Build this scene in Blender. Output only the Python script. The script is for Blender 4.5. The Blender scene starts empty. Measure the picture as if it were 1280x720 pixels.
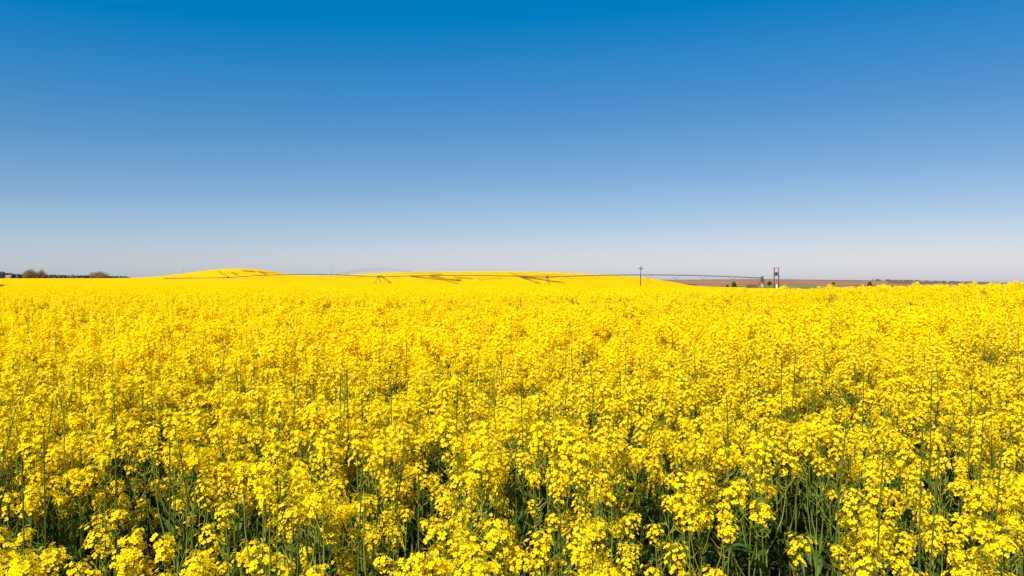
import bpy, math, random
import numpy as np
from mathutils import Vector, Matrix, Euler

scn = bpy.context.scene
COL = scn.collection
R = math.radians

# ------------------------------------------------------------------ camera, sky, sun, exposure
EYE = 1.90            # camera height above the ground under it
FPX = 995.0           # focal length in pixels of a 1280 px wide picture
HPX = 352.0           # eye level in the 720 px high picture
cam_d = bpy.data.cameras.new('camera')
cam_d.sensor_width = 36.0
cam_d.lens = 36.0 * FPX / 1280.0
cam_d.clip_start = 0.05
cam_d.clip_end = 20000.0
cam = bpy.data.objects.new('camera', cam_d)
cam.location = (0, 0, EYE)
cam.rotation_euler = (R(90) - math.atan((360 - HPX) / FPX), 0, 0)
COL.objects.link(cam)
scn.camera = cam

SUN_EL, SUN_AZ = 47.0, -148.0        # azimuth measured from the view direction towards the right
world = bpy.data.worlds.new('World')
scn.world = world
world.use_nodes = True
wn, wl = world.node_tree.nodes, world.node_tree.links
wn.clear()
w_out = wn.new('ShaderNodeOutputWorld')
w_bg = wn.new('ShaderNodeBackground')
w_sky = wn.new('ShaderNodeTexSky')
w_sky.sky_type = 'NISHITA'
w_sky.sun_disc = False
w_sky.sun_elevation = R(SUN_EL)
w_sky.sun_rotation = R(SUN_AZ)
w_sky.altitude = 700
w_sky.air_density = 1.0
w_sky.dust_density = 1.0
w_sky.ozone_density = 1.5
# one colour grade over the whole sky (a deep polarised blue): each channel is a mix of the sky's own channels
w_comb = wn.new('ShaderNodeCombineXYZ')
for ch, (mr_, mg_, mb_, off) in enumerate(((1.346, .109, -.318, -1.08), (.235, .951, -.35, .72), (.306, -.076, .495, 2.81))):
    dp = wn.new('ShaderNodeVectorMath'); dp.operation = 'DOT_PRODUCT'
    wl.new(w_sky.outputs[0], dp.inputs[0]); dp.inputs[1].default_value = (mr_, mg_, mb_)
    ad = wn.new('ShaderNodeMath'); ad.operation = 'ADD'; ad.inputs[1].default_value = off
    wl.new(dp.outputs['Value'], ad.inputs[0])
    mxn = wn.new('ShaderNodeMath'); mxn.operation = 'MAXIMUM'; mxn.inputs[1].default_value = 0.0
    wl.new(ad.outputs[0], mxn.inputs[0]); wl.new(mxn.outputs[0], w_comb.inputs[ch])
wl.new(w_comb.outputs[0], w_bg.inputs['Color'])
EXPOSURE = 0.95
w_bg.inputs['Strength'].default_value = 0.10 / 2 ** EXPOSURE
wl.new(w_bg.outputs[0], w_out.inputs[0])

sun_d = bpy.data.lights.new('sun', 'SUN')
sun_d.energy = 5.0
sun_d.angle = R(0.53)
sun_d.color = (1.0, 0.95, 0.86)
sun = bpy.data.objects.new('sun', sun_d)
sdir = Vector((math.sin(R(SUN_AZ)) * math.cos(R(SUN_EL)), math.cos(R(SUN_AZ)) * math.cos(R(SUN_EL)), math.sin(R(SUN_EL))))
sun.rotation_euler = sdir.to_track_quat('Z', 'Y').to_euler()
sun.location = (20, -10, 40)
COL.objects.link(sun)

scn.view_settings.view_transform = 'Standard'
scn.view_settings.look = 'None'
scn.view_settings.exposure = EXPOSURE
scn.view_settings.gamma = 1.0
scn.view_settings.use_curve_mapping = False
scn.render.engine = 'CYCLES'
scn.cycles.max_bounces = 6
scn.cycles.transmission_bounces = 4
scn.cycles.diffuse_bounces = 4

# ------------------------------------------------------------------ helpers
rng = random.Random(7)
nrng = np.random.default_rng(11)

def tag(o, label=None, cat=None, group=None, kind=None):
    if label: o['label'] = label
    if cat: o['category'] = cat
    if group: o['group'] = group
    if kind: o['kind'] = kind
    return o

class MB:
    """collects verts, faces and material slots; build() links ONE mesh object"""
    def __init__(s): s.v, s.f, s.m = [], [], []
    def add(s, verts, faces, mi=0):
        b = len(s.v)
        s.v.extend([tuple(p) for p in verts])
        for f in faces:
            s.f.append(tuple(i + b for i in f)); s.m.append(mi)
    def join(s, o, mat):
        b = len(s.v)
        s.v.extend([tuple(mat @ Vector(p)) for p in o.v])
        for f, m in zip(o.f, o.m):
            s.f.append(tuple(i + b for i in f)); s.m.append(m)
    def tube(s, pts, rad, n=4, mi=0, cap=True):
        pts = [Vector(p) for p in pts]
        if not hasattr(rad, '__len__'): rad = [rad] * len(pts)
        rings = []
        for i, p in enumerate(pts):
            t = (pts[min(i + 1, len(pts) - 1)] - pts[max(i - 1, 0)])
            if t.length < 1e-9: t = Vector((0, 0, 1))
            t.normalize()
            a = t.cross(Vector((0.31, 0.95, 0.05)))
            if a.length < 1e-3: a = t.cross(Vector((1, 0, 0)))
            a.normalize(); c = t.cross(a)
            rings.append([p + (a * math.cos(2 * math.pi * k / n) + c * math.sin(2 * math.pi * k / n)) * rad[i] for k in range(n)])
        verts = [q for r_ in rings for q in r_]
        faces = []
        for i in range(len(pts) - 1):
            for k in range(n):
                k2 = (k + 1) % n
                faces.append((i * n + k, i * n + k2, (i + 1) * n + k2, (i + 1) * n + k))
        if cap:
            faces.append(tuple(range(n - 1, -1, -1)))
            faces.append(tuple(range((len(pts) - 1) * n, len(pts) * n)))
        s.add(verts, faces, mi)
    def box(s, c, size, mi=0, rz=0.0):
        x, y, z = (d / 2 for d in size)
        cs, sn = math.cos(rz), math.sin(rz)
        v = []
        for dz in (-z, z):
            for dx, dy in ((-x, -y), (x, -y), (x, y), (-x, y)):
                v.append((c[0] + dx * cs - dy * sn, c[1] + dx * sn + dy * cs, c[2] + dz))
        s.add(v, [(3, 2, 1, 0), (4, 5, 6, 7), (0, 1, 5, 4), (1, 2, 6, 5), (2, 3, 7, 6), (3, 0, 4, 7)], mi)
    def octa(s, c, r, h, axis=(0, 0, 1), mi=0):
        q = Vector((0, 0, 1)).rotation_difference(Vector(axis))
        c = Vector(c)
        pv = [(0, 0, -h), (r, 0, 0), (0, r, 0), (-r, 0, 0), (0, -r, 0), (0, 0, h)]
        s.add([c + q @ Vector(p) for p in pv],
              [(0, 2, 1), (0, 3, 2), (0, 4, 3), (0, 1, 4), (5, 1, 2), (5, 2, 3), (5, 3, 4), (5, 4, 1)], mi)
    def mesh(s, name, mats, smooth=False):
        me = bpy.data.meshes.new(name)
        me.from_pydata(s.v, [], s.f)
        for m in mats: me.materials.append(m)
        if len(mats) > 1: me.polygons.foreach_set('material_index', s.m)
        if smooth: me.polygons.foreach_set('use_smooth', [True] * len(s.f))
        me.update()
        return me

def link(name, data, parent=None, loc=(0, 0, 0), rot=None, scale=None):
    o = bpy.data.objects.new(name, data)
    COL.objects.link(o)
    o.location = loc
    if rot is not None: o.rotation_euler = rot
    if scale is not None: o.scale = (scale,) * 3 if not hasattr(scale, '__len__') else scale
    if parent: o.parent = parent
    return o

# ------------------------------------------------------------------ materials
def new_mat(name):
    m = bpy.data.materials.new(name); m.use_nodes = True
    n, l = m.node_tree.nodes, m.node_tree.links
    n.clear()
    return m, n, l, n.new('ShaderNodeOutputMaterial')

def leafy(name, c0, c1, trans=0.3, gloss=0.0, rough=0.5, bump=0.0):
    """thin plant tissue: colour varies from piece to piece, some light passes through"""
    m, n, l, out = new_mat(name)
    geo = n.new('ShaderNodeNewGeometry'); oi = n.new('ShaderNodeObjectInfo')
    add = n.new('ShaderNodeMath'); add.operation = 'MULTIPLY_ADD'
    l.new(oi.outputs['Random'], add.inputs[0]); add.inputs[1].default_value = 0.35
    mul = n.new('ShaderNodeMath'); mul.operation = 'MULTIPLY'; mul.inputs[1].default_value = 0.65
    l.new(geo.outputs['Random Per Island'], mul.inputs[0]); l.new(mul.outputs[0], add.inputs[2])
    mix = n.new('ShaderNodeMix'); mix.data_type = 'RGBA'
    l.new(add.outputs[0], mix.inputs['Factor'])
    mix.inputs['A'].default_value = (*c0, 1); mix.inputs['B'].default_value = (*c1, 1)
    d = n.new('ShaderNodeBsdfDiffuse'); t = n.new('ShaderNodeBsdfTranslucent')
    l.new(mix.outputs['Result'], d.inputs['Color']); l.new(mix.outputs['Result'], t.inputs['Color'])
    ms = n.new('ShaderNodeMixShader'); ms.inputs[0].default_value = trans
    l.new(d.outputs[0], ms.inputs[1]); l.new(t.outputs[0], ms.inputs[2])
    last = ms
    if gloss > 0:
        g = n.new('ShaderNodeBsdfGlossy'); g.inputs['Roughness'].default_value = rough
        g.inputs['Color'].default_value = (0.9, 0.95, 0.9, 1)
        m2 = n.new('ShaderNodeMixShader'); m2.inputs[0].default_value = gloss
        l.new(ms.outputs[0], m2.inputs[1]); l.new(g.outputs[0], m2.inputs[2]); last = m2
    l.new(last.outputs[0], out.inputs['Surface'])
    return m

def solid(name, c0, c1=None, rough=0.8, scale=3.0, metallic=0.0, bump=0.0, detail=6):
    m, n, l, out = new_mat(name)
    b = n.new('ShaderNodeBsdfPrincipled')
    b.inputs['Specular IOR Level'].default_value = 0.0 if rough >= .9 else .4
    b.inputs['Roughness'].default_value = rough; b.inputs['Metallic'].default_value = metallic
    tc = n.new('ShaderNodeTexCoord')
    nz = n.new('ShaderNodeTexNoise'); nz.inputs['Scale'].default_value = scale; nz.inputs['Detail'].default_value = detail
    l.new(tc.outputs['Object'], nz.inputs['Vector'])
    mix = n.new('ShaderNodeMix'); mix.data_type = 'RGBA'
    rmp = n.new('ShaderNodeMapRange'); rmp.inputs[1].default_value = 0.3; rmp.inputs[2].default_value = 0.7
    l.new(nz.outputs[0], rmp.inputs[0]); l.new(rmp.outputs[0], mix.inputs['Factor'])
    c1 = c1 or tuple(c * 0.7 for c in c0)
    mix.inputs['A'].default_value = (*c0, 1); mix.inputs['B'].default_value = (*c1, 1)
    l.new(mix.outputs['Result'], b.inputs['Base Color'])
    if bump > 0:
        bp = n.new('ShaderNodeBump'); bp.inputs['Distance'].default_value = bump
        l.new(nz.outputs[0], bp.inputs['Height']); l.new(bp.outputs[0], b.inputs['Normal'])
    l.new(b.outputs[0], out.inputs['Surface'])
    return m

M_PETAL = leafy('petal_yellow', (0.88, 0.59, 0.002), (0.93, 0.71, 0.007), trans=0.44)
M_CENTRE = leafy('flower_centre', (0.55, 0.42, 0.01), (0.62, 0.5, 0.02), trans=0.2)
M_BUD = leafy('bud_green_yellow', (0.42, 0.40, 0.02), (0.62, 0.50, 0.02), trans=0.2)
M_STEM = leafy('stem_green', (0.05, 0.088, 0.005), (0.17, 0.195, 0.016), trans=0.1, gloss=0.02, rough=0.6)
M_LEAF = leafy('leaf_blue_green', (0.022, 0.055, 0.005), (0.055, 0.11, 0.012), trans=0.25, gloss=0.02, rough=0.55)
M_POD = leafy('pod_green', (0.17, 0.19, 0.012), (0.34, 0.29, 0.035), trans=0.2)
M_STALK = leafy('stalk_dark_green', (0.042, 0.058, 0.006), (0.08, 0.095, 0.012), trans=0.05, gloss=0.03)
PLANT_MATS = [M_PETAL, M_CENTRE, M_BUD, M_STEM, M_LEAF, M_POD]
PET, CEN, BUD, STE, LEA, POD = range(6)

# ------------------------------------------------------------------ terrain
def px(v): return (v - 640.0) / FPX
SKY_X = [-200, 0, 100, 150, 180, 205, 230, 260, 280, 302, 324, 345, 360, 384, 420, 450, 480, 520, 580, 640, 690, 740, 790, 830, 860, 900, 960, 1280, 1500]
SKY_Y = [347.5, 347.5, 347.4, 347.2, 346.4, 344.2, 341, 337, 335, 334.3, 335.6, 339, 342, 343.8, 343.8, 341.6, 340, 338.9, 338.5, 338.4, 339.4, 341.6, 344.8, 348.5, 351.2, 356, 360, 362, 362]
CROP = 1.24
D_RIDGE = 400.0
A_N, U_N = 561, 520
AZ = np.linspace(-1.4, 1.4, A_N)
U0, U1 = math.log(2.0), math.log(9000.0)
UU = np.linspace(U0, U1, U_N)
def row(xs, zs, pix=False):
    return np.interp(AZ, [px(v) for v in xs] if pix else xs, zs)
crest = row([-1.4, -.64, 0, .3, .64, 1.4], [0, 0, .07, .23, .45, .5])
mid = row([-1.4, -.64, -.36, 0, .16, .31, .5, .64, 1.4], [.2, .2, 0.0, -.2, -.45, -.95, -2.4, -3.2, -4])
sky_y = row(SKY_X, SKY_Y, True)
ridge = EYE - CROP + 0.05 + (HPX - sky_y) * D_RIDGE / FPX
ridge = np.where(AZ > px(880), np.minimum(ridge, -2.5), ridge)
def far_px(xs, ys, d): return EYE + (HPX - row(xs, ys, True)) * d / FPX
knots = [
    (2.0, crest * 0), (4.0, crest * 0), (12.0, crest * .5), (23.0, crest), (27.0, crest * .93),
    (70.0, mid * .55), (200.0, mid), (255.0, mid + (ridge - mid) * .08), (D_RIDGE, ridge),
    (430.0, ridge - 0.3),
    (520.0, np.minimum(ridge - 4.0, -3.0)),
    (600.0, far_px([0, 600, 960, 1280], [356, 356, 358, 361], 600)),
    (1000.0, far_px([-200, 0, 200, 640, 860, 960, 1100, 1280, 1500], [347, 347, 349, 350, 350.2, 349.8, 351.2, 355.6, 356.5], 1000)),
    (1100.0, far_px([-200, 0, 200, 640, 860, 960, 1100, 1280, 1500], [347, 347, 349, 350.0, 349.2, 348.2, 349.9, 354.6, 355.6], 1100)),
    (1500.0, crest * 0 - 6.0), (9000.0, crest * 0 - 60.0)]
kd = np.log(np.array([k[0] for k in knots])); kz = np.array([k[1] for k in knots])
TAB = np.empty((U_N, A_N))
for j in range(A_N): TAB[:, j] = np.interp(UU, kd, kz[:, j])
def blur(t, axis, w):
    k = np.exp(-0.5 * (np.arange(-3 * w, 3 * w + 1) / w) ** 2); k /= k.sum()
    pad = [(0, 0), (0, 0)]; pad[axis] = (3 * w, 3 * w)
    tp = np.pad(t, pad, mode='edge')
    return np.apply_along_axis(lambda v: np.convolve(v, k, 'valid'), axis, tp)
TAB = blur(blur(TAB, 0, 3), 1, 2)
def ground(x, y):
    x = np.asarray(x, float); y = np.asarray(y, float)
    yy = np.maximum(np.maximum(y, np.abs(x) * 0.55), 2.0)
    a = np.clip(x / yy, -1.39, 1.39); u = np.clip(np.log(yy), U0, U1 - 1e-6)
    fa = (a + 1.4) / 2.8 * (A_N - 1); fu = (u - U0) / (U1 - U0) * (U_N - 1)
    ia = np.clip(fa.astype(int), 0, A_N - 2); iu = np.clip(fu.astype(int), 0, U_N - 2)
    ta, tu = fa - ia, fu - iu
    z = (TAB[iu, ia] * (1 - ta) + TAB[iu, ia + 1] * ta) * (1 - tu) + (TAB[iu + 1, ia] * (1 - ta) + TAB[iu + 1, ia + 1] * ta) * tu
    return z * np.clip((y + 4) / 8.0, 0, 1)
def gz(x, y): return float(ground(x, y))
def at(pxx, d): return ((pxx - 640.0) / FPX * d, d)                 # plan position seen in column pxx at depth d
def zpx(pyy, d): return EYE + (HPX - pyy) * d / FPX

def grid_mesh(name, X, Y, Z, mat, smooth=True):
    r_, c_ = X.shape
    me = bpy.data.meshes.new(name)
    co = np.stack([X, Y, Z], -1).reshape(-1, 3)
    i = np.arange(r_ * c_).reshape(r_, c_)
    f = np.stack([i[:-1, :-1], i[:-1, 1:], i[1:, 1:], i[1:, :-1]], -1).reshape(-1, 4)
    me.from_pydata(co.tolist(), [], f.tolist())
    if smooth: me.polygons.foreach_set('use_smooth', [True] * len(f))
    me.materials.append(mat); me.update()
    return me

# the ground: one sheet to the horizon (fine in front, coarse behind)
m, n, l, out = new_mat('field_soil')
b = n.new('ShaderNodeBsdfPrincipled'); b.inputs['Roughness'].default_value = 0.95; b.inputs['Specular IOR Level'].default_value = 0.0
tc = n.new('ShaderNodeTexCoord')
n1 = n.new('ShaderNodeTexNoise'); n1.inputs['Scale'].default_value = 6.0; n1.inputs['Detail'].default_value = 8
n2 = n.new('ShaderNodeTexNoise'); n2.inputs['Scale'].default_value = 0.02; n2.inputs['Detail'].default_value = 4
l.new(tc.outputs['Object'], n1.inputs['Vector']); l.new(tc.outputs['Object'], n2.inputs['Vector'])
r1 = n.new('ShaderNodeValToRGB')
r1.color_ramp.elements[0].position = .35; r1.color_ramp.elements[0].color = (.018, .026, .008, 1)
r1.color_ramp.elements[1].position = .65; r1.color_ramp.elements[1].color = (.05, .040, .020, 1)
l.new(n1.outputs[0], r1.inputs[0])
r2 = n.new('ShaderNodeValToRGB')
r2.color_ramp.elements[0].position = .42; r2.color_ramp.elements[0].color = (.075, .12, .03, 1)
r2.color_ramp.elements[1].position = .58; r2.color_ramp.elements[1].color = (.20, .13, .08, 1)
l.new(n2.outputs[0], r2.inputs[0])
sx = n.new('ShaderNodeSeparateXYZ'); l.new(tc.outputs['Object'], sx.inputs[0])
mr = n.new('ShaderNodeMapRange'); mr.inputs[1].default_value = 380; mr.inputs[2].default_value = 520
l.new(sx.outputs['Y'], mr.inputs[0])
mx = n.new('ShaderNodeMix'); mx.data_type = 'RGBA'
l.new(mr.outputs[0], mx.inputs['Factor']); l.new(r1.outputs[0], mx.inputs['A']); l.new(r2.outputs[0], mx.inputs['B'])
l.new(mx.outputs['Result'], b.inputs['Base Color'])
bp = n.new('ShaderNodeBump'); bp.inputs['Distance'].default_value = .05
l.new(n1.outputs[0], bp.inputs['Height']); l.new(bp.outputs[0], b.inputs['Normal'])
l.new(b.outputs[0], out.inputs['Surface'])
M_SOIL = m
ys = np.concatenate([np.linspace(-9000, -200, 8), np.linspace(-100, -6, 8), np.linspace(-4, 2, 7), np.exp(np.linspace(math.log(2.4), math.log(9000), 320))])
ss = np.linspace(-1.3, 1.3, 361)
Y = np.repeat(ys[:, None], len(ss), 1)
W = np.where(ys > 0, np.maximum(ys, 12.0), np.maximum(12.0, -ys))
X = ss[None, :] * W[:, None]
tag(link('ground', grid_mesh('ground', X, Y, ground(X, Y), M_SOIL)), kind='structure')

# far fields: strips laid on the ground
def strip(name, x0s, x1s, d0, d1, lift, mat, nd=40, na=160):
    ds = np.linspace(d0, d1, nd)
    pa = np.linspace(x0s, x1s, na)
    Yg = np.repeat(ds[:, None], na, 1); Xg = (pa[None, :] - 640) / FPX * Yg
    return tag(link(name, grid_mesh(name, Xg, Yg, ground(Xg, Yg) + lift, mat)), kind='structure')
M_RED = solid('ploughed_red_soil', (.24, .128, .082), (.17, .09, .06), rough=.95, scale=.03)
M_DARKSOIL = solid('dark_purple_soil', (.10, .06, .05), (.15, .085, .06), rough=.95, scale=.02)
M_WHEAT = solid('young_wheat_green', (.045, .13, .006), (.07, .16, .012), rough=.9, scale=.05)
M_OLIVE = solid('far_pasture_olive', (.05, .085, .02), (.08, .11, .03), rough=.9, scale=.02)
strip('ploughed_field', 820, 1420, 660, 985, .12, M_RED)
strip('dark_ploughed_field', 1110, 1420, 800, 1010, .30, M_DARKSOIL)
strip('pasture', 820, 1420, 1000, 1100, .12, M_OLIVE)

def vnoise(x, y, sc, seed):
    g = np.random.default_rng(seed); T = g.random((64, 64))
    u, v = x / sc + 500.3, y / sc + 500.7
    i, j = np.floor(u).astype(int), np.floor(v).astype(int); fu, fv = u - i, v - j
    fu, fv = fu * fu * (3 - 2 * fu), fv * fv * (3 - 2 * fv)
    q = lambda a, b: T[a % 64, b % 64]
    return (q(i, j) * (1 - fu) + q(i + 1, j) * fu) * (1 - fv) + (q(i, j + 1) * (1 - fu) + q(i + 1, j + 1) * fu) * fv
# ------------------------------------------------------------------ the far rapeseed canopy (past the plants that are built)
def crop_end(az):
    return np.interp(az, [-1.4, px(800), px(870), px(1000), px(1090), 1.4], [428, 428, 262, 225, 110, 70])
m, n, l, out = new_mat('rapeseed_canopy')
tc = n.new('ShaderNodeTexCoord')
at_ = n.new('ShaderNodeAttribute'); at_.attribute_name = 'green'
n1 = n.new('ShaderNodeTexNoise'); n1.inputs['Scale'].default_value = 2.2; n1.inputs['Detail'].default_value = 5
n2 = n.new('ShaderNodeTexNoise'); n2.inputs['Scale'].default_value = .06; n2.inputs['Detail'].default_value = 6
l.new(tc.outputs['Object'], n1.inputs['Vector']); l.new(tc.outputs['Object'], n2.inputs['Vector'])
rr = n.new('ShaderNodeValToRGB')
rr.color_ramp.elements[0].position = .25; rr.color_ramp.elements[0].color = (.50, .275, .002, 1)
rr.color_ramp.elements[1].position = .6; rr.color_ramp.elements[1].color = (.60, .345, .0025, 1)
l.new(n1.outputs[0], rr.inputs[0])
r3 = n.new('ShaderNodeValToRGB')
r3.color_ramp.elements[0].position = .3; r3.color_ramp.elements[0].color = (.86, .90, 1, 1)
r3.color_ramp.elements[1].position = .65; r3.color_ramp.elements[1].color = (1, 1, 1, 1)
l.new(n2.outputs[0], r3.inputs[0])
mm = n.new('ShaderNodeMix'); mm.data_type = 'RGBA'; mm.blend_type = 'MULTIPLY'; mm.inputs['Factor'].default_value = 1
l.new(rr.outputs[0], mm.inputs['A']); l.new(r3.outputs[0], mm.inputs['B'])
mg = n.new('ShaderNodeMix'); mg.data_type = 'RGBA'
l.new(at_.outputs['Fac'], mg.inputs['Factor']); l.new(mm.outputs['Result'], mg.inputs['A'])
mg.inputs['B'].default_value = (.035, .055, .008, 1)
d_ = n.new('ShaderNodeBsdfDiffuse'); l.new(mg.outputs['Result'], d_.inputs['Color'])
bp = n.new('ShaderNodeBump'); bp.inputs['Distance'].default_value = .12; bp.inputs['Strength'].default_value = .5
l.new(n1.outputs[0], bp.inputs['Height']); l.new(bp.outputs[0], d_.inputs['Normal'])
l.new(d_.outputs[0], out.inputs['Surface'])
M_CANOPY = m

na, nd = 900, 330
paz = np.linspace(-1.0, 1.0, na)
t = np.linspace(0, 1, nd)[:, None]
Yc = np.exp(math.log(26.0) * (1 - t) + np.log(crop_end(paz))[None, :] * t)
Xc = paz[None, :] * Yc
lift = np.interp(Yc, [26, 60, 130, 180], [.35, .88, .95, 1.13])
edge = np.minimum(1, (1 - t) * 60)
Zc = ground(Xc, Yc) + lift * edge + 0.02 + nrng.normal(0, .03, Xc.shape) * (Yc > 60)
# green marks: wheel tracks, thin patches and the track at the left, given as picture columns / rows of the hills
PXc = paz[None, :] * FPX + 640
PYc = HPX - (ground(Xc, Yc) + 1.15 - EYE) * FPX / Yc
green = np.zeros(Xc.shape)
def stroke(pts, w, amt):
    global green
    wgt = np.zeros(Xc.shape)
    for (xa, ya), (xb, yb) in zip(pts[:-1], pts[1:]):
        dx, dy = xb - xa, yb - ya
        tt = np.clip(((PXc - xa) * dx + (PYc - ya) * dy) / (dx * dx + dy * dy), 0, 1)
        dist = np.hypot(PXc - xa - tt * dx, (PYc - ya - tt * dy) * 1.6)
        wgt = np.maximum(wgt, np.clip(1.4 - dist / (w * .95), 0, 1))
    green = np.where(Yc > 70, np.maximum(green, wgt * amt), green)
noise = nrng.random(Xc.shape)
for a in [([(476, 344.5), (482, 348.5), (489, 353.5)], 1.5, .95), ([(273, 338.5), (283, 344.5)], 1.6, .5), ([(291, 340.5), (297, 343)], 2.2, .5),
          ([(305, 338), (318, 339.2)], 1.8, .65), ([(326, 339.5), (334, 342.5)], 1.8, .75), ([(318, 339), (352, 341.5)], 1.0, .4),
          ([(514, 345), (535, 347), (556, 350), (572, 354)], 1.7, .7), ([(540, 345), (560, 349), (575, 350)], 2.6, .7), ([(525, 349), (545, 352)], 1.2, .4),
          ([(568, 346), (590, 348)], 1.6, .5), ([(600, 350), (625, 347)], 1.4, .4), ([(640, 341.5), (655, 347), (675, 354)], 1.6, .8),
          ([(652, 345), (690, 351), (705, 353)], 1.9, .75), ([(648, 343), (668, 346)], 1.6, .5), ([(700, 350), (712, 345)], .8, .4),
          ([(808, 350), (816, 354)], .9, .4), ([(540, 342), (552, 342.6)], 1.4, .6), ([(400, 349), (420, 349.5)], .9, .25),
          ([(215, 346), (245, 347)], .8, .3), ([(-60, 360), (2, 358.2), (10, 357)], 1.9, 1.0), ([(-40, 353), (0, 352.8)], 1.2, .7)]:
    stroke(*a)
blot = vnoise(Xc * .5, Yc, 9.0, 6) * vnoise(Xc, Yc, 30.0, 7)
green = np.maximum(green, np.clip((blot - .52) * 4, 0, .45) * (Yc > 290))
green = np.clip(green * (.45 + .55 * noise + .5 * (vnoise(Xc, Yc, 7.0, 4) > .45)), 0, 1)
Zc = Zc - green * .35
me = grid_mesh('distant_rapeseed', Xc, Yc, Zc, M_CANOPY)
a_ = me.attributes.new('green', 'FLOAT', 'POINT'); a_.data.foreach_set('value', green.ravel())
tag(link('distant_rapeseed', me), 'smooth yellow sheet of distant rapeseed in bloom over the low hills', 'rapeseed', kind='stuff')

# green wheat strip just behind the rapeseed at the right
strip('wheat_field', 930, 1420, 300, 500, .10, M_WHEAT)

# ------------------------------------------------------------------ rapeseed: flowers, heads, leaves, plants
def flower_mb(r, full=True):
    """one four-petalled flower, facing +Z, about 18 mm across"""
    mb = MB()
    s = 0.0089 * r.uniform(.9, 1.15)
    cup = r.uniform(.10, .6)
    for k in range(4):
        a = k * math.pi / 2 + r.uniform(-.16, .16)
        ca, sa = math.cos(a), math.sin(a)
        def P(u, w, h): return (ca * u * s - sa * w * s, sa * u * s + ca * w * s, h * s)
        c_ = cup + r.uniform(-.15, .15)
        if full:
            v = [P(.05, 0, 0), P(.55, -.42, .30 * c_ + .10), P(.55, .42, .30 * c_ + .10), P(.55, 0, .22 * c_),
                 P(1.0, -.33, .62 * c_ + r.uniform(-.12, .1)), P(1.0, .33, .62 * c_ + r.uniform(-.12, .1)), P(.93, 0, .5 * c_)]
            mb.add(v, [(0, 1, 3), (0, 3, 2), (1, 4, 6, 3), (2, 3, 6, 5)], PET)
        else:
            v = [P(.05, 0, 0), P(.7, -.52, .4 * c_), P(1.05, 0, .6 * c_), P(.7, .52, .4 * c_)]
            mb.add(v, [(0, 1, 2, 3)], PET)
    if full:
        mb.add([(s * .16, 0, s * .12), (-s * .1, s * .14, s * .12), (-s * .1, -s * .14, s * .12), (0, 0, s * .55)], [(0, 1, 3), (1, 2, 3), (2, 0, 3)], CEN)
    return mb

FR = random.Random(21)
FLOWERS = [flower_mb(FR) for _ in range(10)]
FLOWERS_S = [flower_mb(FR, False) for _ in range(8)]
FLOWER_ME = [f.mesh('flower', PLANT_MATS) for f in FLOWERS]

def basis(nrm, spin):
    q = Vector((0, 0, 1)).rotation_difference(Vector(nrm).normalized())
    return (q @ Matrix.Rotation(spin, 3, 'Z').to_quaternion()) if False else q.to_matrix().to_4x4() @ Matrix.Rotation(spin, 4, 'Z')

def head_layout(r, size=1.0):
    """flower positions on a raceme: base of the head at 0, axis +Z"""
    L = r.uniform(.05, .125) * size
    nfl = int(r.uniform(38, 54) * (0.45 + .55 * size) * (.75 + 2.5 * L))
    flo = []
    for i in range(nfl):
        f = (i + .5) / nfl
        f = f ** .8
        ang = i * 2.399 + r.uniform(-.3, .3)
        z = L * f
        out_ = (.007 + .025 * math.sin(math.pi * (.28 + .62 * (1 - f)))) * r.uniform(.55, 1.4) * (.7 + .4 * size)
        rise = out_ * r.uniform(.25, .75) + .004
        p = Vector((math.cos(ang) * out_, math.sin(ang) * out_, z + rise))
        nv = Vector((math.cos(ang) * r.uniform(.4, 1.1), math.sin(ang) * r.uniform(.4, 1.1), r.uniform(.15, .7) + .6 * f * f))
        flo.append((p, nv, z, r.uniform(0, 6.28), r.uniform(.85, 1.2)))
    return L, flo

def head_base(r, L, flo, full=True):
    mb = MB()
    mb.tube([(0, 0, -.01), (0, 0, L + .01)], [.0016, .0010], 3, STE)
    if full:
        for p, nv, z, sp, sc in flo:
            mb.tube([(0, 0, z), p], [.0006, .0005], 3, STE, cap=False)
        for i in range(14):
            a = i * 2.399; rr_ = .0028 * math.sqrt(i) * 1.1
            mb.octa((math.cos(a) * rr_, math.sin(a) * rr_, L + .017 - rr_ * .45 + r.uniform(-.002, .002)), .0023, .0042, (math.cos(a) * rr_ * 30, math.sin(a) * rr_ * 30, 1), BUD)
    else:
        mb.octa((0, 0, L + .014), .008, .009, (0, 0, 1), BUD)
    return mb

HR = random.Random(5)
HEADS = []          # (length, layout, base builder, joined mesh, base mesh)
for i in range(12):
    sz = HR.choice([1.0, 1.1, 1.2, .8, .6, .45])
    L, flo = head_layout(HR, sz)
    base = head_base(HR, L, flo)
    full = MB(); full.join(base, Matrix.Identity(4))
    fl_idx = [HR.randrange(len(FLOWERS)) for _ in flo]
    for (p, nv, z, sp, sc), k in zip(flo, fl_idx):
        full.join(FLOWERS[k], Matrix.Translation(p) @ basis(nv, sp) @ Matrix.Scale(sc, 4))
    simple = head_base(HR, L, flo, False)
    for (p, nv, z, sp, sc), k in zip(flo, fl_idx):
        simple.join(FLOWERS_S[k % len(FLOWERS_S)], Matrix.Translation(p) @ basis(nv, sp) @ Matrix.Scale(sc * 1.05, 4))
    tiny = MB()
    for q in range(11):
        p, nv, z, sp, sc = flo[int(q * len(flo) / 11)]
        w = .0145 * sc
        mt = Matrix.Translation(p) @ basis(nv, sp)
        tiny.add([mt @ Vector(c) for c in ((-w, 0, 0), (0, -w * .8, .3 * w), (w, 0, 0), (0, w * .8, .3 * w))], [(0, 1, 2, 3)], PET)
    HEADS.append(dict(L=L, flo=flo, idx=fl_idx, full=full, simple=simple, tiny=tiny,
                      me=full.mesh('flower_head', PLANT_MATS), base_me=base.mesh('flower_head_base', PLANT_MATS)))

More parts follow.
